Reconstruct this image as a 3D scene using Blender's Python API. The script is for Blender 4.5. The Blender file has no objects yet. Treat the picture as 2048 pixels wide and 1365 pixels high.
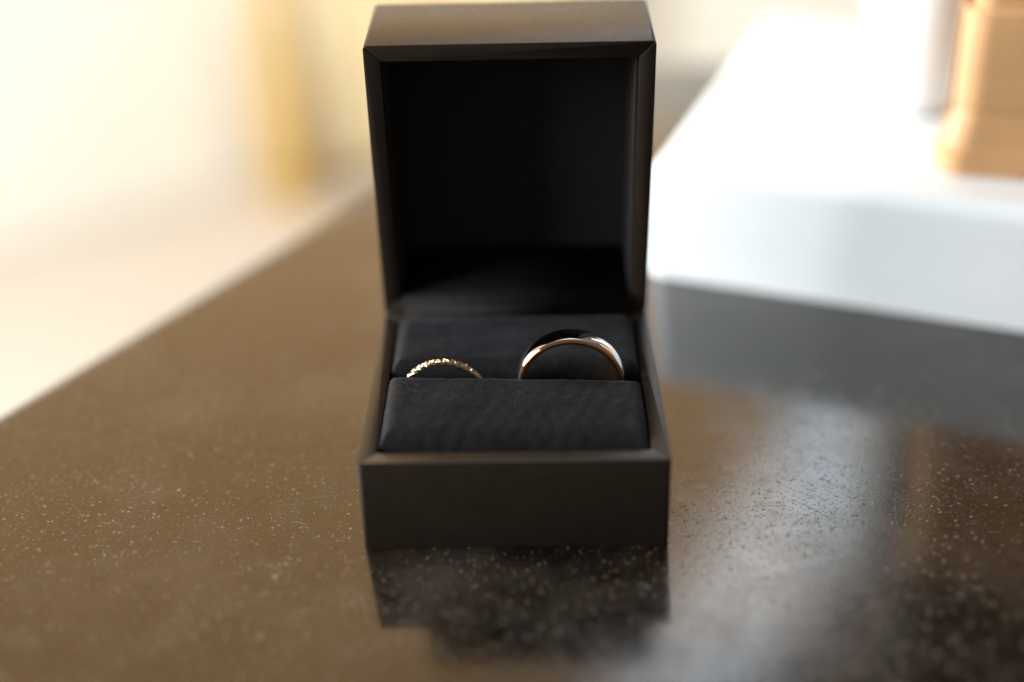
import bpy, bmesh, math, random
import numpy as np
from mathutils import Vector, Matrix

S = bpy.context.scene
C = S.collection
random.seed(7)
RNG = np.random.default_rng(7)
W = 0.055                                   # width of the ring box in metres

# ------------------------------------------------------------------ camera
cam_d = bpy.data.cameras.new('camera')
cam = bpy.data.objects.new('camera', cam_d)
C.objects.link(cam)
cr = Vector((0.99972746, 0.0082232, -0.02184921))
cu = Vector((0.01495292, 0.4931828, 0.86979718))
cf = Vector((-0.01792817, 0.86988684, -0.49292542))
cam.matrix_world = Matrix(((cr.x, cu.x, -cf.x, 0.00421433),
                           (cr.y, cu.y, -cf.y, -0.19441933),
                           (cr.z, cu.z, -cf.z, 0.15308427),
                           (0, 0, 0, 1)))
cam_d.sensor_width = 36.0
cam_d.lens = 2700 / 2048 * 36.0
cam_d.clip_start = 0.01
cam_d.clip_end = 60
cam_d.dof.use_dof = True
cam_d.dof.focus_distance = 0.2540
cam_d.dof.aperture_fstop = cam_d.lens / 1000 / 0.0162
S.camera = cam

# ------------------------------------------------------------------ world, lamps, exposure
world = bpy.data.worlds.new('World')
S.world = world
world.use_nodes = True
bg = world.node_tree.nodes['Background']
bg.inputs[0].default_value = (1.0, 0.93, 0.86, 1)
bg.inputs[1].default_value = 0.14
S.view_settings.view_transform = 'Standard'
S.view_settings.look = 'None'
S.view_settings.exposure = 0.0
S.view_settings.gamma = 1.0
S.cycles.use_denoising = True
S.cycles.max_bounces = 8
S.cycles.sample_clamp_indirect = 6.0


def area(name, loc, target, sx, sy, power, col, roll=0.0, spread=180):
    l = bpy.data.lights.new(name, 'AREA')
    l.shape = 'RECTANGLE'
    l.size, l.size_y = sx, sy
    l.energy = power
    l.color = col
    l.spread = math.radians(spread)
    o = bpy.data.objects.new(name, l)
    C.objects.link(o)
    o.location = loc
    q = (Vector(target) - Vector(loc)).to_track_quat('-Z', 'Y')
    o.rotation_euler = (q.to_matrix() @ Matrix.Rotation(math.radians(roll), 3, 'Z')).to_euler()
    return o


area('window_light', (-1.7, 0.26, 0.47), (0.1, 0.15, 0.03), 0.95, 0.85, 96, (0.90, 0.97, 1.0))
area('front_fill_light', (-1.9, -0.62, 0.72), (0.08, 0.05, 0.02), 1.1, 1.0, 46, (0.94, 0.98, 1.0))  # added fill lamp at front left, unseen; brightens the white box front
area('wall_light', (0.15, 0.9, 1.7), (0.2, 2.1, -0.4), 2.6, 0.6, 34, (1.0, 0.94, 0.84), spread=122)
area('warm_light', (-0.69, 1.75, 1.02), (0.0, 0.1, 0.1), 2.25, 1.45, 16.3, (1.0, 0.58, 0.22))
area('streak_light', (0.288, 1.35, 1.02), (0.035, 0.0, 0.0), 0.17, 1.3, 3.0, (0.78, 0.9, 1.0), roll=-27)  # unseen strip lamp, added to make the pale streak in the table top


# ------------------------------------------------------------------ materials
def new_mat(name):
    m = bpy.data.materials.new(name)
    m.use_nodes = True
    nt = m.node_tree
    return m, nt, nt.nodes['Principled BSDF']


def N(nt, kind, **kw):
    n = nt.nodes.new(kind)
    for k, v in kw.items():
        if k.startswith('i_'):
            key = k[2:]
            n.inputs[int(key) if key.isdigit() else key.replace('_', ' ')].default_value = v
        else:
            setattr(n, k, v)
    return n


def ramp(nt, fac, stops):
    r = nt.nodes.new('ShaderNodeValToRGB')
    el = r.color_ramp.elements
    while len(el) < len(stops):
        el.new(0.5)
    for e, (p, c) in zip(el, stops):
        e.position = p
        e.color = (c if len(c) == 4 else (*c, 1)) if hasattr(c, '__len__') else (c, c, c, 1)
    nt.links.new(fac, r.inputs[0])
    return r.outputs[0]


def coords(nt, scale=(1, 1, 1), rot=(0, 0, 0)):
    t = N(nt, 'ShaderNodeTexCoord')
    mp = N(nt, 'ShaderNodeMapping')
    mp.inputs['Scale'].default_value = scale
    mp.inputs['Rotation'].default_value = rot
    nt.links.new(t.outputs['Object'], mp.inputs[0])
    return mp.outputs[0]


def noise(nt, vec, scale, detail=4, rough=0.55):
    n = N(nt, 'ShaderNodeTexNoise', i_Scale=scale, i_Detail=detail, i_Roughness=rough)
    nt.links.new(vec, n.inputs['Vector'])
    return n.outputs['Fac']


def bump(nt, height, dist, strength=1.0, prev=None):
    b = N(nt, 'ShaderNodeBump', i_Strength=strength, i_Distance=dist)
    nt.links.new(height, b.inputs['Height'])
    if prev is not None:
        nt.links.new(prev, b.inputs['Normal'])
    return b.outputs['Normal']


def simple(name, c0, c1, scale, rough, bdist=0.0, bscale=None, spec=0.5, metallic=0.0, r_var=0.0, **kw):
    m, nt, p = new_mat(name)
    v = coords(nt)
    nt.links.new(ramp(nt, noise(nt, v, scale), [(0.3, c0), (0.7, c1)]), p.inputs['Base Color'])
    p.inputs['Roughness'].default_value = rough
    if r_var:
        nt.links.new(ramp(nt, noise(nt, v, scale * 3.1), [(0.3, max(rough - r_var, 0.02)), (0.7, rough + r_var)]),
                     p.inputs['Roughness'])
    p.inputs['Specular IOR Level'].default_value = spec
    p.inputs['Metallic'].default_value = metallic
    for k, val in kw.items():
        p.inputs[k.replace('_', ' ')].default_value = val
    if bdist:
        nt.links.new(bump(nt, noise(nt, v, bscale or scale * 4, 3), bdist), p.inputs['Normal'])
    return m


M = {}
M['leather'] = simple('brown leatherette', (0.023, 0.0148, 0.0092), (0.030, 0.0195, 0.0125), 350, 0.38,
                      0.00003, 2600, spec=0.48, r_var=0.05)
M['velvet'] = simple('black velvet', (0.009, 0.0087, 0.009), (0.0155, 0.015, 0.0155), 700, 0.62,
                     0.00012, 3500, spec=0.12, Sheen_Weight=0.15, Sheen_Roughness=0.3)
M['velvet'].node_tree.nodes['Principled BSDF'].inputs['Sheen Tint'].default_value = (0.75, 0.82, 0.95, 1)
M['fibre'] = simple('black nap fibre', (0.003, 0.003, 0.003), (0.060, 0.058, 0.060), 3000, 0.6, spec=0.15)
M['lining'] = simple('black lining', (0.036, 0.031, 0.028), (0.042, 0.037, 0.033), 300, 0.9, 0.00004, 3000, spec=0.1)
M['shaded_lining'] = simple('shade-darkened lining cloth', (0.011, 0.0098, 0.009), (0.015, 0.0135, 0.0122), 300, 0.95, 0.00004, 3000, spec=0.05)  # darker copy of the lining; shade on the lid bottom put in the colour
M['rose_gold'] = simple('rose gold', (0.86, 0.37, 0.15), (0.88, 0.40, 0.18), 300, 0.07, metallic=1.0)
M['white_gold'] = simple('white gold', (0.78, 0.77, 0.75), (0.82, 0.81, 0.79), 300, 0.06, metallic=1.0)
M['gold'] = simple('yellow gold', (0.95, 0.58, 0.28), (0.98, 0.66, 0.36), 900, 0.12, metallic=1.0)
M['gem'] = simple('clear gemstone', (0.85, 0.82, 0.78), (0.95, 0.93, 0.9), 900, 0.05, metallic=1.0)
M['white_card'] = simple('white card', (0.86, 0.88, 0.88), (0.89, 0.90, 0.90), 40, 0.4, 0.00003, 900)
M['tan_wood'] = simple('tan wood', (0.60, 0.32, 0.145), (0.66, 0.365, 0.17), 60, 0.5, 0.0001, 500)
M['dark_wood'] = simple('dark brown wood', (0.035, 0.021, 0.013), (0.055, 0.033, 0.020), 60, 0.55, 0.0001, 500)
M['ceramic'] = simple('white ceramic', (0.88, 0.875, 0.86), (0.91, 0.905, 0.89), 40, 0.35, Subsurface_Weight=0.9, Subsurface_Scale=0.008, Subsurface_Radius=(1.0, 1.0, 1.0))
M['wall'] = simple('cream wall paint', (0.83, 0.80, 0.72), (0.86, 0.83, 0.76), 2.0, 0.7, 0.0008, 60)
M['floor'] = simple('pale floor', (0.40, 0.345, 0.29), (0.43, 0.37, 0.315), 3.0, 0.5, 0.0005, 40)
M['golden_wood'] = simple('golden brown wood', (0.46, 0.28, 0.07), (0.54, 0.34, 0.10), 12, 0.5, 0.0005, 90)
M['cabinet'] = simple('golden cabinet wood', (0.55, 0.44, 0.25), (0.59, 0.475, 0.275), 8, 0.5, 0.0004, 60)
M['dust'] = simple('pale dust', (0.10, 0.07, 0.048), (0.36, 0.275, 0.21), 900, 0.24, IOR=2.2)
M['pale_dust'] = simple('bright pale dust', (0.24, 0.19, 0.15), (0.58, 0.50, 0.43), 900, 0.35)
M['dark_dust'] = simple('dark dust', (0.012, 0.009, 0.006), (0.03, 0.02, 0.012), 900, 0.6)
M['scratch'] = simple('raised scratch edge', (0.16, 0.125, 0.095), (0.24, 0.19, 0.15), 900, 0.35)
M['lint'] = simple('pale lint', (0.26, 0.22, 0.18), (0.48, 0.43, 0.37), 900, 0.4)


def table_material():
    m, nt, p = new_mat('dark speckled table top')
    L = nt.links.new
    v = coords(nt)
    cloud = noise(nt, v, 38, 5)
    mott = noise(nt, v, 190, 4, 0.65)
    mm = N(nt, 'ShaderNodeMath', operation='MULTIPLY_ADD')
    L(mott, mm.inputs[0]); mm.inputs[1].default_value = 0.6
    half = N(nt, 'ShaderNodeMath', operation='MULTIPLY')
    L(cloud, half.inputs[0]); half.inputs[1].default_value = 0.4
    L(half.outputs[0], mm.inputs[2])
    base = ramp(nt, mm.outputs[0], [(0.36, (0.0040, 0.0027, 0.0019)), (0.5, (0.0075, 0.0049, 0.0032)), (0.66, (0.015, 0.0095, 0.0058))])

    def specks(scale, share, lo, hi):
        vo = N(nt, 'ShaderNodeTexVoronoi', i_Scale=scale)
        L(v, vo.inputs['Vector'])
        sep = N(nt, 'ShaderNodeSeparateColor')
        L(vo.outputs['Color'], sep.inputs[0])
        pick = ramp(nt, sep.outputs[0], [(1 - share, 0.0), (min(1 - share + 0.08, 1), 1.0)])
        core = ramp(nt, vo.outputs['Distance'], [(lo, 1.0), (hi, 0.0)])
        k = N(nt, 'ShaderNodeMath', operation='MULTIPLY')
        L(pick, k.inputs[0]); L(core, k.inputs[1])
        return k.outputs[0]
    s1 = specks(2300.0, 0.30, 0.30, 0.50)
    s2 = specks(950.0, 0.16, 0.22, 0.38)
    film = ramp(nt, noise(nt, v, 24, 6, 0.7), [(0.50, 0.0), (0.72, 1.0)])
    fm = N(nt, 'ShaderNodeMix', data_type='RGBA')
    L(film, fm.inputs['Factor']); L(base, fm.inputs['A'])
    fm.inputs['B'].default_value = (0.044, 0.034, 0.028, 1)
    col = fm.outputs['Result']
    for sp, c in ((s1, (0.038, 0.025, 0.015, 1)), (s2, (0.11, 0.075, 0.048, 1))):
        mix = N(nt, 'ShaderNodeMix', data_type='RGBA')
        L(sp, mix.inputs['Factor']); L(col, mix.inputs['A'])
        mix.inputs['B'].default_value = c
        col = mix.outputs['Result']
    L(col, p.inputs['Base Color'])
    L(ramp(nt, mm.outputs[0], [(0.38, 0.07), (0.65, 0.19)]), p.inputs['Roughness'])
    p.inputs['IOR'].default_value = 1.68
    b = bump(nt, s1, 0.000018, 1.0)
    b = bump(nt, s2, 0.00004, 1.0, b)
    b = bump(nt, noise(nt, v, 1500, 2), 0.000008, 1.0, b)
    # hairline scratches in three directions
    for ang, sc in ((0.5, 26), (-0.9, 31), (1.45, 22)):
        vv = coords(nt, (sc * 1.3, sc * 80, 1), (0, 0, ang))
        n = noise(nt, vv, 1.0, 2)
        sc_ = ramp(nt, n, [(0.72, 0.0), (0.76, 1.0)])
        b = bump(nt, sc_, 0.000016, 0.7, b)
    L(b, p.inputs['Normal'])
    return m


M['table'] = table_material()


# ------------------------------------------------------------------ mesh helpers
def obj(name, me, mat=None, parent=None, smooth=False, loc=None):
    o = bpy.data.objects.new(name, me)
    C.objects.link(o)
    if mat is not None and not me.materials:
        me.materials.append(mat)
    if smooth and me.polygons:
        me.polygons.foreach_set('use_smooth', [True] * len(me.polygons))
    if parent is not None:
        o.parent = parent
    if loc is not None:
        o.location = loc
    return o


def mesh(name, verts, faces):
    me = bpy.data.meshes.new(name)
    me.from_pydata([tuple(v) for v in verts], [], faces)
    me.update()
    return me


def empty(name, loc=(0, 0, 0)):
    o = bpy.data.objects.new(name, None)
    C.objects.link(o)
    o.empty_display_size = 0.01
    o.location = loc
    return o


def tag(o, label=None, cat=None, group=None, kind=None):
    for k, v in (('label', label), ('category', cat), ('group', group), ('kind', kind)):
        if v:
            o[k] = v
    return o


def prism(name, poly, z0, z1, bevel=0.0, seg=2, top_only=False):
    """Upright prism over a counter-clockwise polygon, edges rounded."""
    n = len(poly)
    vs = [(x, y, z0) for x, y in poly] + [(x, y, z1) for x, y in poly]
    fs = [list(range(n))[::-1], list(range(n, 2 * n))] + [[i, (i + 1) % n, n + (i + 1) % n, n + i] for i in range(n)]
    me = mesh(name, vs, fs)
    if bevel:
        bm = bmesh.new()
        bm.from_mesh(me)
        ed = [e for e in bm.edges if len(e.link_faces) == 2 and e.calc_face_angle(0) > math.radians(30)
              and (not top_only or min(v.co.z for v in e.verts) > z1 - 1e-6)]
        bmesh.ops.bevel(bm, geom=ed, offset=bevel, segments=seg, profile=0.5, affect='EDGES', clamp_overlap=True)
        bm.to_mesh(me)
        bm.free()
    me.polygons.foreach_set('use_smooth', [True] * len(me.polygons))
    try:
        me.set_sharp_from_angle(angle=math.radians(40))
    except Exception:
        pass
    return me


def lathe(name, prof, n=48):
    vs, fs = [], []
    for r, z in prof:
        for k in range(n):
            a = 2 * math.pi * k / n
            vs.append((r * math.cos(a), r * math.sin(a), z))
    for j in range(len(prof) - 1):
        for k in range(n):
            k2 = (k + 1) % n
            fs.append([j * n + k, j * n + k2, (j + 1) * n + k2, (j + 1) * n + k])
    fs.append(list(range(n))[::-1])
    fs.append([(len(prof) - 1) * n + k for k in range(n)])
    return mesh(name, vs, fs)


# ------------------------------------------------------------------ the room beyond the table
fl = mesh('floor', [(-6, -3, -0.75), (6, -3, -0.75), (6, 2.35, -0.75), (-6, 2.35, -0.75)], [[0, 1, 2, 3]])
tag(obj('floor', fl, M['floor']), kind='structure')
wl = prism('wall', [(-1.75, 0.95), (-0.38, 2.07), (-0.34, 2.1), (6, 2.1), (6, 2.25), (-1.75, 2.25)], -0.746, 0.5)
tag(obj('wall', wl, M['wall']), kind='structure')


def post(name, x, y, h, r, mat, label):
    root = empty(name, (x, y, -0.75))
    tag(root, label, 'post')
    obj('shaft', lathe(name, [(r * .95, 0.0), (r, h * .12), (r * .9, h * .35), (r * .62, h * .7), (r * .5, h)], 24), M[mat], root, True,
        (0, 0, 0.03))
    obj('foot', lathe(name, [(r * 1.05, 0), (r * 1.2, 0.008), (r * 1.15, 0.022), (r * .8, 0.03)], 24), M[mat], root, True)
    return root


post('wooden_post', -0.40, 1.89, 0.42, 0.047, 'golden_wood', 'blurred golden brown wooden post standing beyond the left table edge')
cb = empty('cabinet', (-0.345, 1.93, -0.75))
tag(cb, 'pale golden cabinet standing by the wall, partly hidden by the box lid', 'cabinet')
obj('cabinet_body', prism('cabinet_body', [(0, 0.02), (0.44, 0.02), (0.44, 0.16), (0, 0.16)], 0.03, 0.66, 0.003), M['cabinet'], cb)
for k in range(2):
    obj('door', prism('door', [(0.006 + 0.216 * k, 0), (0.216 + 0.216 * k, 0), (0.216 + 0.216 * k, 0.0195), (0.006 + 0.216 * k, 0.0195)], 0.04, 0.65, 0.003), M['cabinet'], cb)

# ------------------------------------------------------------------ table
def table():
    root = empty('table', (0, 0, -0.75))
    tag(root, 'dark brown speckled table with a scratched glossy top under the ring box', 'table')
    A = Vector((0.0214, 0.2806))
    d1 = Vector((-0.5012, -0.8653)); d2 = Vector((0.998, -0.030))
    P = [A, A + d1 * 0.62, A + d1 * 0.62 + Vector((0.5, -0.10)), A + d2 * 0.75 + Vector((0.05, -0.75)), A + d2 * 0.75]
    # round the corners
    poly = []
    n = len(P)
    for i in range(n):
        p, a, b = P[i], P[i - 1], P[(i + 1) % n]
        r = 0.012
        u, w = (a - p).normalized(), (b - p).normalized()
        for k in range(7):
            t = k / 6
            q = p + u * r * (1 - t) ** 2 + w * r * t ** 2
            poly.append((q.x, q.y))
    me = prism('table_top', poly, 0.72, 0.75, 0.006, 5)
    obj('table_top', me, M['table'], root)
    c = sum((Vector(q) for q in poly), Vector((0, 0))) / len(poly)
    obj('pedestal', lathe('pedestal', [(0.05, 0.02), (0.035, 0.08), (0.03, 0.5), (0.06, 0.7199)], 32), M['table'], root, True, (c.x, c.y, 0))
    obj('foot', lathe('foot', [(0.2, 0), (0.2, 0.012), (0.05, 0.02)], 40), M['table'], root, False, (c.x, c.y, 0))


table()

# ------------------------------------------------------------------ ring box
T = 0.057 * W            # wall thickness
HB = 0.340 * W           # height of the base
D = 1.0 * W              # depth of the base
LL = 1.064 * W           # height of the opened lid
HL = 0.430 * W           # depth of the lid
PHI = -0.0515            # lid leans a little forward of upright


def mitred_walls(hx, hy, t, z0, z1, parent, r, names):
    """Four wall pieces with 45 degree mitres, round a centred rectangle 2hx by 2hy."""
    g = 0.00007
    out = []
    for k in range(4):
        ax, ay = (hx, hy) if k % 2 == 0 else (hy, hx)
        pts = [(-ax + t + g, ay - t), (-ax + g * 1.5 + r * 0.3, ay - r * 0.3)]
        for j in range(1, 5):
            a = math.radians(135 - 45 * j / 4)
            pts.append((-ax + r + r * math.cos(a) * 1.0, ay - r + r * math.sin(a)))
        for j in range(0, 4):
            a = math.radians(90 - 45 * j / 4)
            pts.append((ax - r + r * math.cos(a), ay - r + r * math.sin(a)))
        pts += [(ax - g * 1.5 - r * 0.3, ay - r * 0.3), (ax - t - g, ay - t)]
        c, s = [(1, 0), (0, 1), (-1, 0), (0, -1)][k]
        poly = [(c * x - s * y, s * x + c * y) for x, y in pts]
        poly = poly[::-1]
        me = prism(names, poly, z0, z1, 0.00016, 2)
        out.append(obj(names, me, M['leather'], parent))
    return out


def open_shell(name, hx, hy, z0, z1, th, mat, parent):
    """Thin open tray: floor and four sides, with thickness."""
    o = [(-hx, -hy), (hx, -hy), (hx, hy), (-hx, hy)]
    i = [(-hx + th, -hy + th), (hx - th, -hy + th), (hx - th, hy - th), (-hx + th, hy - th)]
    vs = [(*p, z0) for p in o] + [(*p, z1) for p in o] + [(*p, z1) for p in i] + [(*p, z0 + th) for p in i]
    fs = [[3, 2, 1, 0]]
    for k in range(4):
        k2 = (k + 1) % 4
        fs += [[k, k2, 4 + k2, 4 + k], [4 + k, 4 + k2, 8 + k2, 8 + k], [8 + k, 8 + k2, 12 + k2, 12 + k]]
    fs.append([12, 13, 14, 15])
    return obj(name, mesh(name, vs, fs), mat, parent)


box = empty('ring_box', (0, D / 2, 0))
tag(box, 'open dark brown leather ring box holding two rings in black velvet', 'ring box')
# base: bottom plate with four walls
base = obj('base', prism('base', [(-.441 * W, -.441 * W), (.441 * W, -.441 * W), (.441 * W, .441 * W), (-.441 * W, .441 * W)], 0.0003, 0.0025, 0.0002),
           M['leather'], box)
mitred_walls(W / 2, D / 2, T, 0.00005, HB, base, 0.0007, 'base_wall')
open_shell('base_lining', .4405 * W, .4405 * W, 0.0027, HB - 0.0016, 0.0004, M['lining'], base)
# lid: local z runs from the lid's flat back (outside) to its open rim, local y up the lid
lid_m = Matrix.Translation((0, D / 2, HB + 0.00005)) @ Matrix.Rotation(-PHI, 4, 'X') @ Matrix.Rotation(math.radians(90), 4, 'X') \
    @ Matrix.Translation((0, LL / 2 + 0.0001, -HL))
hy = LL / 2
lid = obj('lid', prism('lid', [(-.4995 * W + T, -hy + T + .0001), (.4995 * W - T, -hy + T + .0001), (.4995 * W - T, hy - T - .0001), (-.4995 * W + T, hy - T - .0001)], 0.0003, 0.0026, 0.0002),
          M['leather'], box)
lid.matrix_local = lid_m
mitred_walls(W / 2, hy, T, 0.0, HL, lid, 0.0009, 'lid_wall')
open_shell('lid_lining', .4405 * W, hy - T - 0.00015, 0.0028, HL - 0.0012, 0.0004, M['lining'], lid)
# hinge strip of leather behind the joint
hg = prism('hinge', [(-.496 * W, 0), (.496 * W, 0), (.496 * W, 0.0006), (-.496 * W, 0.0006)], -0.004, 0.004, 0.0002)
obj('hinge', hg, M['leather'], box, False, (0, D / 2 + 0.0001, HB))


fy = D / 2
fpts = [(fy - T - .0009, -.0035), (fy - T - .0006, .0001), (fy - T * .6, .0004), (fy - .0009, .0007), (fy - .0011, .0030), (fy - .0006, .0040), (fy + .004, .0048), (fy + .012, .0053), (fy + .0195, .0058)]
fv, ff = [], []
for x in (-.425 * W, .425 * W):
    for off in (0, .00018):
        fv += [(x, y - off, HB + z + off) for y, z in fpts]
nf = len(fpts)
for k in range(nf - 1):
    ff += [[nf + k, nf + k + 1, 3 * nf + k + 1, 3 * nf + k], [k + 1, k, 2 * nf + k, 2 * nf + k + 1],
           [k, k + 1, nf + k + 1, nf + k], [2 * nf + k + 1, 2 * nf + k, 3 * nf + k, 3 * nf + k + 1]]
obj('hinge_shade_flap', mesh('hinge_shade_flap', fv, ff), M['shaded_lining'], box, True)  # lining cloth over the hinge, carried into the lid as painted shade


def smooth_noise(x, y, seed, scale):
    r = np.random.default_rng(seed)
    out = np.zeros_like(x)
    for k in range(10):
        a = r.uniform(0, 2 * np.pi); f = scale * r.uniform(.5, 1.6); ph = r.uniform(0, 6.28)
        out += np.sin(2 * np.pi * f * (x * np.cos(a) + y * np.sin(a)) + ph) / 10
    return out


def pad(name, x0, x1, yf, yb, zt, zlow, rs, rf, rb, seed):
    """Stuffed pad: grid over (x, y) whose borders roll down; yf, yb, zt may depend on x."""
    nx, ny = 150, 90
    u = np.linspace(0, 1, nx); v = np.linspace(0, 1, ny)
    u = 0.5 - 0.5 * np.cos(np.pi * u) * (0.55 + 0.45 * np.abs(np.cos(np.pi * u)))  # denser at the borders
    v = 0.5 - 0.5 * np.cos(np.pi * v) * (0.55 + 0.45 * np.abs(np.cos(np.pi * v)))
    U, V = np.meshgrid(u, v, indexing='ij')
    X = x0 + (x1 - x0) * U
    F, B = yf(X), yb(X)
    Y = F + (B - F) * V
    def roll(d, r):
        t = np.clip(1 - d / r, 0, 1)
        return r * (1 - np.sqrt(np.maximum(1 - t ** 3.0, 0)))
    drop = np.maximum(np.maximum(roll(X - x0, rs), roll(x1 - X, rs)), np.maximum(roll(Y - F, rf), roll(B - Y, rb)))
    Z = zt(X, Y) - drop + 0.00022 * smooth_noise(X, Y, seed, 70) + 0.00008 * smooth_noise(X, Y, seed + 1, 260)
    Z = np.maximum(Z, zlow)
    vs = np.stack([X, Y, Z], -1).reshape(-1, 3)
    idx = np.arange(nx * ny).reshape(nx, ny)
    fs = np.stack([idx[:-1, :-1], idx[1:, :-1], idx[1:, 1:], idx[:-1, 1:]], -1).reshape(-1, 4)
    vs = vs.tolist(); fs = fs.tolist()
    ring = list(idx[:, 0]) + list(idx[-1, 1:]) + list(idx[-2::-1, -1]) + list(idx[0, -2:0:-1])
    n0 = len(vs)
    for i in ring:
        vs.append([vs[i][0], vs[i][1], 0.0036])
    m = len(ring)
    for k in range(m):
        fs.append([int(ring[(k + 1) % m]), int(ring[k]), n0 + k, n0 + (k + 1) % m])
    fs.append([n0 + k for k in range(m)])
    o = obj(name, mesh(name, vs, fs), M['velvet'], box, True)
    return o, (X, Y, Z)


def nap(parent, grid, count, seed, hmin, hmax):
    """Velvet nap: tiny fibres standing out of the pad's surface."""
    r = np.random.default_rng(seed)
    X, Y, Z = grid
    P = np.stack([X, Y, Z], -1)
    du = np.gradient(P, axis=0); dv = np.gradient(P, axis=1)
    Nn = np.cross(du, dv)
    A = np.linalg.norm(Nn, axis=-1)
    Nn /= np.maximum(A, 1e-12)[..., None]
    w = A.ravel() / A.sum()
    i = r.choice(w.size, count, p=w)
    p = P.reshape(-1, 3)[i]; n = Nn.reshape(-1, 3)[i]
    p = p + du.reshape(-1, 3)[i] * r.uniform(-.5, .5, (count, 1)) + dv.reshape(-1, 3)[i] * r.uniform(-.5, .5, (count, 1))
    d = n + r.normal(0, 0.55, (count, 3))
    d /= np.linalg.norm(d, axis=1)[:, None]
    h = r.uniform(hmin, hmax, (count, 1))
    side = np.cross(d, r.normal(0, 1, (count, 3)))
    side /= np.linalg.norm(side, axis=1)[:, None]
    wd = 0.000026
    v = np.empty((count, 3, 3))
    v[:, 0] = p - side * wd - n * 0.00006
    v[:, 1] = p + side * wd - n * 0.00006
    v[:, 2] = p + d * h
    me = bpy.data.meshes.new('nap')
    me.vertices.add(count * 3); me.vertices.foreach_set('co', v.ravel())
    me.loops.add(count * 3); me.loops.foreach_set('vertex_index', np.arange(count * 3, dtype=np.int32))
    me.polygons.add(count)
    me.polygons.foreach_set('loop_start', np.arange(0, count * 3, 3, dtype=np.int32))
    me.polygons.foreach_set('loop_total', np.full(count, 3, dtype=np.int32))
    me.update(calc_edges=True)
    me.validate()
    o = obj('nap', me, M['fibre'], parent)
    o['kind'] = 'stuff'


oy = -D / 2               # the pads are children of the box, whose origin is its centre
fp, fg = pad('front_pad', -.4395 * W, .4395 * W,
             lambda X: 0 * X + .066 * W + oy, lambda X: (.462 - .030 * X / W) * W + oy,
             lambda X, Y: (.375 - .014 * X / W) * W - .05 * np.clip(.30 * W + oy - Y, 0, None),
             0.012, 0.0031, 0.0070, 0.0014, 3)
rp, rg = pad('rear_pad', -.4395 * W, .4395 * W,
             lambda X: (.540 - .030 * X / W) * W + oy, lambda X: 0 * X + .925 * W + oy,
             lambda X, Y: .372 * W + 0 * X,
             0.012, 0.0033, 0.0050, 0.0026, 5)
nap(fp, fg, 42000, 11, 0.00012, 0.00034)
nap(rp, rg, 36000, 12, 0.00012, 0.00034)


# ------------------------------------------------------------------ rings
def ring_sweep(name, prof, R, n=160):
    """Closed profile (radial offset, axial) swept round the y axis."""
    m = len(prof)
    vs, fs = [], []
    for k in range(n):
        a = 2 * math.pi * k / n
        for dr, ax in prof:
            vs.append(((R + dr) * math.sin(a), ax, (R + dr) * math.cos(a)))
    for k in range(n):
        k2 = (k + 1) % n
        for j in range(m):
            j2 = (j + 1) % m
            fs.append([k * m + j, k * m + j2, k2 * m + j2, k2 * m + j])
    me = mesh(name, vs, fs)
    bm = bmesh.new(); bm.from_mesh(me); bmesh.ops.recalc_face_normals(bm, faces=bm.faces); bm.to_mesh(me); bm.free()
    return me


# wide two-tone ring: white gold domed sleeve round a rose gold band with rounded edges
R1 = 0.0104
r1 = empty('wide_ring', (0.195 * W, 0.497 * W, 0.336 * W))
tag(r1, 'wide polished two-tone wedding ring, plain and domed, right one in the pad slot', 'ring')
hw = 0.0023
core = []
for a in np.linspace(0, 2 * math.pi, 40, endpoint=False):
    cx, sx = math.cos(a), math.sin(a)
    core.append((-0.00078 + 0.00072 * math.copysign(abs(cx) ** 0.75, cx), hw * math.copysign(abs(sx) ** 0.55, sx)))
obj('band', ring_sweep('band', core, R1), M['rose_gold'], r1, True)
sl = []
wsl = 0.0021
for t in np.linspace(-1, 1, 17):
    sl.append((0.00014 - 0.00036 * t * t, wsl * t))
for t in np.linspace(1, -1, 9):
    sl.append((-0.0006, wsl * t * 0.98))
obj('sleeve', ring_sweep('sleeve', sl, R1), M['white_gold'], r1, True)

# narrow ring: thin gold band carrying slanted faceted links with small stones
R2 = 0.0086
r2 = empty('narrow_ring', (-0.247 * W, 0.487 * W, 0.2765 * W))
tag(r2, 'narrow sparkling gold ring of slanted faceted links, left one in the pad slot', 'ring')
circ = [(-0.00075 + 0.00035 * math.cos(a), 0.00050 * math.sin(a)) for a in np.linspace(0, 2 * math.pi, 14, endpoint=False)]
obj('band', ring_sweep('band', circ, R2, 120), M['gold'], r2, True)


def faceted(name, a, b, c, seed):
    bm = bmesh.new()
    bmesh.ops.create_icosphere(bm, subdivisions=2, radius=1)
    r = random.Random(seed)
    for v in bm.verts:
        k = r.uniform(0.9, 1.08)
        v.co = Vector((v.co.x * a * k, v.co.y * b * k, v.co.z * c * k))
    me = bpy.data.meshes.new(name)
    bm.to_mesh(me); bm.free()
    return me


def gem_mesh():
    n = 8
    vs, fs = [], []
    for r_, z in ((0.00028, 0.00020), (0.00050, 0.00004), (0.00046, -0.00006)):
        for k in range(n):
            a = 2 * math.pi * (k + (0.5 if r_ == 0.00050 else 0)) / n
            vs.append((r_ * math.cos(a), r_ * math.sin(a), z))
    vs.append((0, 0, -0.0004))
    fs.append(list(range(n)))
    for k in range(n):
        k2 = (k + 1) % n
        fs += [[k, n + k, k2], [k2, n + k, n + k2], [n + k, 2 * n + k, 2 * n + k2, n + k2], [2 * n + k, 3 * n, 2 * n + k2]]
    me = mesh('gemstone', vs, fs)
    bm = bmesh.new(); bm.from_mesh(me); bmesh.ops.recalc_face_normals(bm, faces=bm.faces); bm.to_mesh(me); bm.free()
    return me


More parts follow.
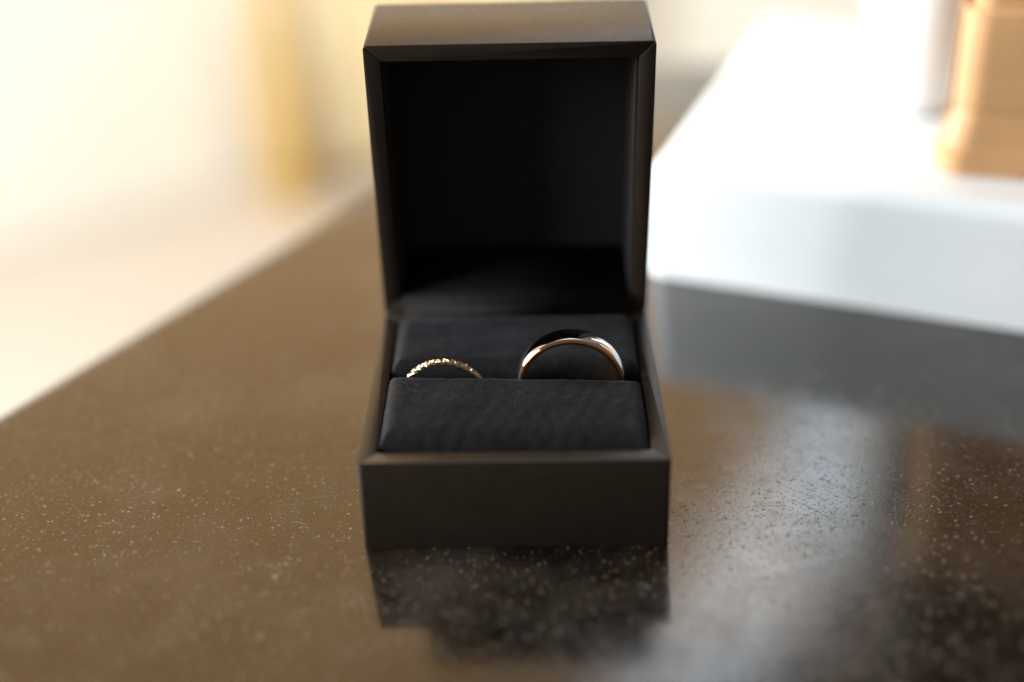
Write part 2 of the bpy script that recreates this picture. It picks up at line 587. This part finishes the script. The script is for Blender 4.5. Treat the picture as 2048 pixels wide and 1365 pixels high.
link_me = [faceted('link', 0.00074, 0.00017, 0.00040, s_) for s_ in range(4)]
gem_me = gem_mesh()
NL = 36
for k in range(NL):
    a = 2 * math.pi * (k + 0.3) / NL
    rad = Vector((math.sin(a), 0, math.cos(a))); tan = Vector((math.cos(a), 0, -math.sin(a))); ax = Vector((0, 1, 0))
    fr = Matrix((tan, ax, rad)).transposed().to_4x4()
    for side in (-1, 1):
        o = obj('link', link_me[(k + (side > 0) * 2) % 4], M['gold'], r2)
        o.matrix_local = Matrix.Translation(rad * (R2 - 0.00040) + ax * side * 0.00034 + tan * side * 0.00012) @ fr @ Matrix.Rotation(math.radians(-26), 4, 'Z')
    # two stones per station: one set outwards, one tilted to the front edge
    for tilt, oy_, dr, dt in ((8, 0.00012, -0.00008, 0.00074), (52, -0.00042, -0.00030, 0.00060)):
        o = obj('gemstone', gem_me, M['gem'] if (k * 7 + tilt) % 3 else M['gold'], r2)
        o.matrix_local = Matrix.Translation(rad * (R2 + dr) + ax * oy_ + tan * dt) @ fr \
            @ Matrix.Rotation(math.radians(tilt), 4, 'X') @ Matrix.Rotation(random.uniform(-.12, .12), 4, 'Y') @ Matrix.Rotation(random.uniform(0, 3), 4, 'Z') @ Matrix.Scale(0.86, 4)

# ------------------------------------------------------------------ white box and tan pot behind on the right
wb = empty('white_box', (0.0318, 0.1085, 0.0))
tag(wb, 'blurred white box lying on the table behind the ring box, right side', 'box')
wb.rotation_euler = (0, 0, math.radians(-21.2))


def rounded_rect(x0, y0, x1, y1, r, n=8):
    out = []
    for cx, cy, a0 in ((x1 - r, y0 + r, -90), (x1 - r, y1 - r, 0), (x0 + r, y1 - r, 90), (x0 + r, y0 + r, 180)):
        for k in range(n + 1):
            a = math.radians(a0 + 90 * k / n)
            out.append((cx + r * math.cos(a), cy + r * math.sin(a)))
    return out


obj('box_body', prism('box_body', rounded_rect(0, 0, 0.20, 0.13, 0.005), 0.0002, 0.0305, 0.0075, 7, True), M['white_card'], wb)

tp = empty('wooden_planter', (0.0962, 0.0966, 0.0305))
tag(tp, 'blurred tan wooden planter with a groove standing on the white box', 'planter')
tp.rotation_euler = (0, 0, math.radians(-13))


def frustum(name, levels, r, x1, y1):
    """Rounded rectangle from (0,0) to (x1,y1), grown outwards by each level's amount."""
    rings = [(rounded_rect(-g, -g, x1 + g, y1 + g, r), z) for g, z in levels]
    n = len(rings[0][0])
    vs = [(x, y, z) for pts, z in rings for x, y in pts]
    fs = [list(range(n))[::-1], [(len(rings) - 1) * n + k for k in range(n)]]
    for a in range(len(rings) - 1):
        for k in range(n):
            k2 = (k + 1) % n
            fs.append([a * n + k, a * n + k2, (a + 1) * n + k2, (a + 1) * n + k])
    return mesh(name, vs, fs)


PX, PY = 0.12, 0.014
obj('foot', frustum('foot', [(-0.0008, 0.0001), (0.0, 0.001), (0.0, 0.0055), (-0.0008, 0.0065), (-0.0022, 0.0150)], 0.0066, PX, PY), M['tan_wood'], tp)
obj('planter_body', frustum('planter_body', [(-0.0024, 0.0150), (-0.0020, 0.0156), (-0.0018, 0.0375), (-0.0026, 0.0385)], 0.0066, PX, PY), M['tan_wood'], tp)
obj('groove', frustum('groove', [(-0.0030, 0.0386), (-0.0030, 0.0414)], 0.0058, PX, PY), M['tan_wood'], tp)
obj('planter_rim', frustum('planter_rim', [(-0.0026, 0.0415), (-0.0018, 0.0425), (0.0, 0.056)], 0.0066, PX, PY), M['tan_wood'], tp)
obj('planter_top', frustum('planter_top', [(-0.0008, 0.0561), (0.0006, 0.0572), (0.006, 0.085), (0.020, 0.127), (0.021, 0.129)], 0.0066, PX, PY), M['dark_wood'], tp)


vs_ = empty('white_vase', (0.1030, 0.1440, 0.0305))
tag(vs_, 'blurred white rounded vase standing on the white box left of the tan planter', 'vase')
obj('vase_body', lathe('vase_body', [(0.0085, 0.0001), (0.0105, 0.001), (0.0128, 0.010), (0.0138, 0.022), (0.0132, 0.036), (0.0112, 0.052), (0.0098, 0.064)], 48), M['ceramic'], vs_, True)
obj('vase_neck', lathe('vase_neck', [(0.0098, 0.0641), (0.0094, 0.072), (0.0104, 0.082), (0.0122, 0.088), (0.0122, 0.0888), (0.0108, 0.0885), (0.0085, 0.072)], 48), M['ceramic'], vs_, True)


# ------------------------------------------------------------------ dust and lint on the table
def flakes(name, n, mat, xr, yr, smin, smax, seed, label):
    r = np.random.default_rng(seed)
    vs, fs = [], []
    for _ in range(n):
        x, y = r.uniform(*xr), r.uniform(*yr)
        # stay on the table and off the boxes
        if (x - 0.0124) * 0.8653 - (y - 0.265) * 0.5012 < 0.004 or y > 0.25:
            continue
        if abs(x) < W / 2 + .0004 and -0.0004 < y < D + 0.025:
            continue
        ca, sa = math.cos(math.radians(21.2)), math.sin(math.radians(21.2))
        lx, ly = (x - .033) * ca - (y - .108) * sa, (x - .033) * sa + (y - .108) * ca
        if -.002 < lx < .21 and -.002 < ly < .14:
            continue
        s = smin + (smax - smin) * r.random() ** 4
        k = int(r.integers(4, 7)); a0 = r.uniform(0, 6.28); el = r.uniform(.22, .85)
        tilt = r.normal(0, .16, 2)
        i0 = len(vs)
        rot = r.uniform(0, 6.28)
        for j in range(k):
            a = a0 + 2 * math.pi * j / k
            q = s * r.uniform(.6, 1.1)
            dx, dy = q * math.cos(a), q * math.sin(a) * el
            dx, dy = dx * math.cos(rot) - dy * math.sin(rot), dx * math.sin(rot) + dy * math.cos(rot)
            vs.append((x + dx, y + dy, 0.00002 + min(s, .0002) * .14 + (dx * tilt[0] + dy * tilt[1]) * min(1, .0002 / s)))
        vs.append((x, y, 0.00001))
        fs.append([i0 + j for j in range(k)])
        for j in range(k):
            fs.append([i0 + (j + 1) % k, i0 + j, i0 + k])
    o = obj(name, mesh(name, vs, fs), M[mat])
    return tag(o, label, 'dust', kind='stuff')


flakes('dust', 27000, 'dust', (-0.11, 0.03), (-0.048, 0.105), 0.000035, 0.00024, 21, 'pale dust flakes scattered over the left part of the dark table top')
flakes('dust', 3600, 'pale_dust', (-0.11, 0.03), (-0.048, 0.125), 0.00003, 0.00022, 41, 'brighter pale dust grains scattered among the duller flakes on the table')
flakes('dust', 420, 'dust', (0.03, 0.15), (-0.05, 0.10), 0.000025, 0.00026, 23, 'sparse pale dust flakes on the right part of the table top')
flakes('dust', 130, 'dust', (-0.11, 0.02), (-0.05, 0.14), 0.00022, 0.0007, 29, 'larger pale flakes of dirt scattered on the left part of the table')
flakes('dark_dust', 240, 'dark_dust', (0.026, 0.06), (-0.02, 0.03), 0.00004, 0.00016, 22, 'dark specks on the table right of the ring box')


def lint(n, seed):
    r = np.random.default_rng(seed)
    vs, fs = [], []
    for _ in range(n):
        x, y = r.uniform(-.1, .12), r.uniform(-.04, .10)
        if abs(x) < W / 2 + .004 and -0.004 < y < D + .03:
            continue
        if (x - 0.0124) * 0.8653 - (y - 0.265) * 0.5012 < 0.01 or (x > .025 and y > .06):
            continue
        L_ = r.uniform(.0006, .0032); a = r.uniform(0, 6.28); cv = r.normal(0, 0.5) / max(L_, .002) * .002
        w = r.uniform(.000007, .000018); m = 9
        px, py = x, y
        i0 = len(vs)
        for j in range(m):
            z = .00004 + .0001 * abs(math.sin(j * .8 + a)) * r.uniform(.3, 1)
            nx, ny = -math.sin(a), math.cos(a)
            vs += [(px + nx * w, py + ny * w, z), (px - nx * w, py - ny * w, z), (px, py, z + w * 1.6)]
            px += math.cos(a) * L_ / m; py += math.sin(a) * L_ / m
            a += cv / m + r.normal(0, .06)
        for j in range(m - 1):
            b = i0 + 3 * j
            for k in range(3):
                k2 = (k + 1) % 3
                fs.append([b + k, b + k2, b + 3 + k2, b + 3 + k])
    o = obj('lint', mesh('lint', vs, fs), M['lint'])
    tag(o, 'pale lint threads lying scattered on the table top', 'lint', kind='stuff')


lint(420, 31)


def specks_on_velvet():
    """A few bright lint specks caught on the nap by the wide ring and on the pad."""
    r = np.random.default_rng(5)
    vs, fs = [], []
    pts = [(.385 * W + r.normal(0, .0011), .452 * W + r.normal(0, .0008)) for _ in range(16)]
    pts += [(r.uniform(-.4, .4) * W, r.uniform(.16, .42) * W) for _ in range(14)]
    for x, y in pts:
        i = np.abs(fg[0] - x) + np.abs(fg[1] - (y - D / 2))
        z = fg[2].ravel()[int(i.argmin())] + 0.00012
        s = r.uniform(.00003, .00008)
        i0 = len(vs)
        vs += [(x + s, y, z), (x - s * .6, y + s * .8, z), (x - s * .6, y - s * .8, z), (x, y, z + s * 1.3), (x, y, z - s)]
        for a, b in ((0, 1), (1, 2), (2, 0)):
            fs += [[i0 + a, i0 + b, i0 + 3], [i0 + b, i0 + a, i0 + 4]]
    tag(obj('lint', mesh('lint', vs, fs), M['lint']), 'tiny pale lint specks caught on the black velvet pad', 'lint', kind='stuff')


specks_on_velvet()


def scratch(x0, y0, x1, y1, w):
    m = 14
    vs, fs = [], []
    dx, dy = x1 - x0, y1 - y0
    l = math.hypot(dx, dy); nx, ny = -dy / l, dx / l
    for j in range(m + 1):
        t = j / m
        k = w * (0.35 + 0.65 * math.sin(math.pi * min(t * 1.15 + .05, 1))) * random.uniform(.7, 1.2)
        b = 0.0004 * math.sin(t * 5)
        x, y = x0 + dx * t + nx * b, y0 + dy * t + ny * b
        vs += [(x + nx * k, y + ny * k, .00002), (x - nx * k, y - ny * k, .00002), (x, y, .00002 + k * .5)]
    for j in range(m):
        for k in range(3):
            k2 = (k + 1) % 3
            fs.append([3 * j + k, 3 * j + k2, 3 * j + 3 + k2, 3 * j + 3 + k])
    return vs, fs


sv, sf = [], []
for a in ((-.0416, .0148, -.0310, .0173, .00016), (-.0545, .0085, -.0490, .0175, .00005), (-.0700, .012, -.0648, .0145, .00006),
          (-.047, -.004, -.040, -.006, .00007), (.050, .004, .058, .012, .00004), (.052, .013, .060, .006, .00004),
          (.070, .002, .0715, .016, .00005), (-.028, -.012, -.024, -.020, .00006), (-.085, .004, -.079, .0065, .00006)):
    v, f = scratch(*a)
    o_ = len(sv)
    sv += v
    sf += [[i + o_ for i in q] for q in f]
tag(obj('scratches', mesh('scratches', sv, sf), M['scratch']), 'pale thin scratches in the dark table top', 'scratches', kind='stuff')
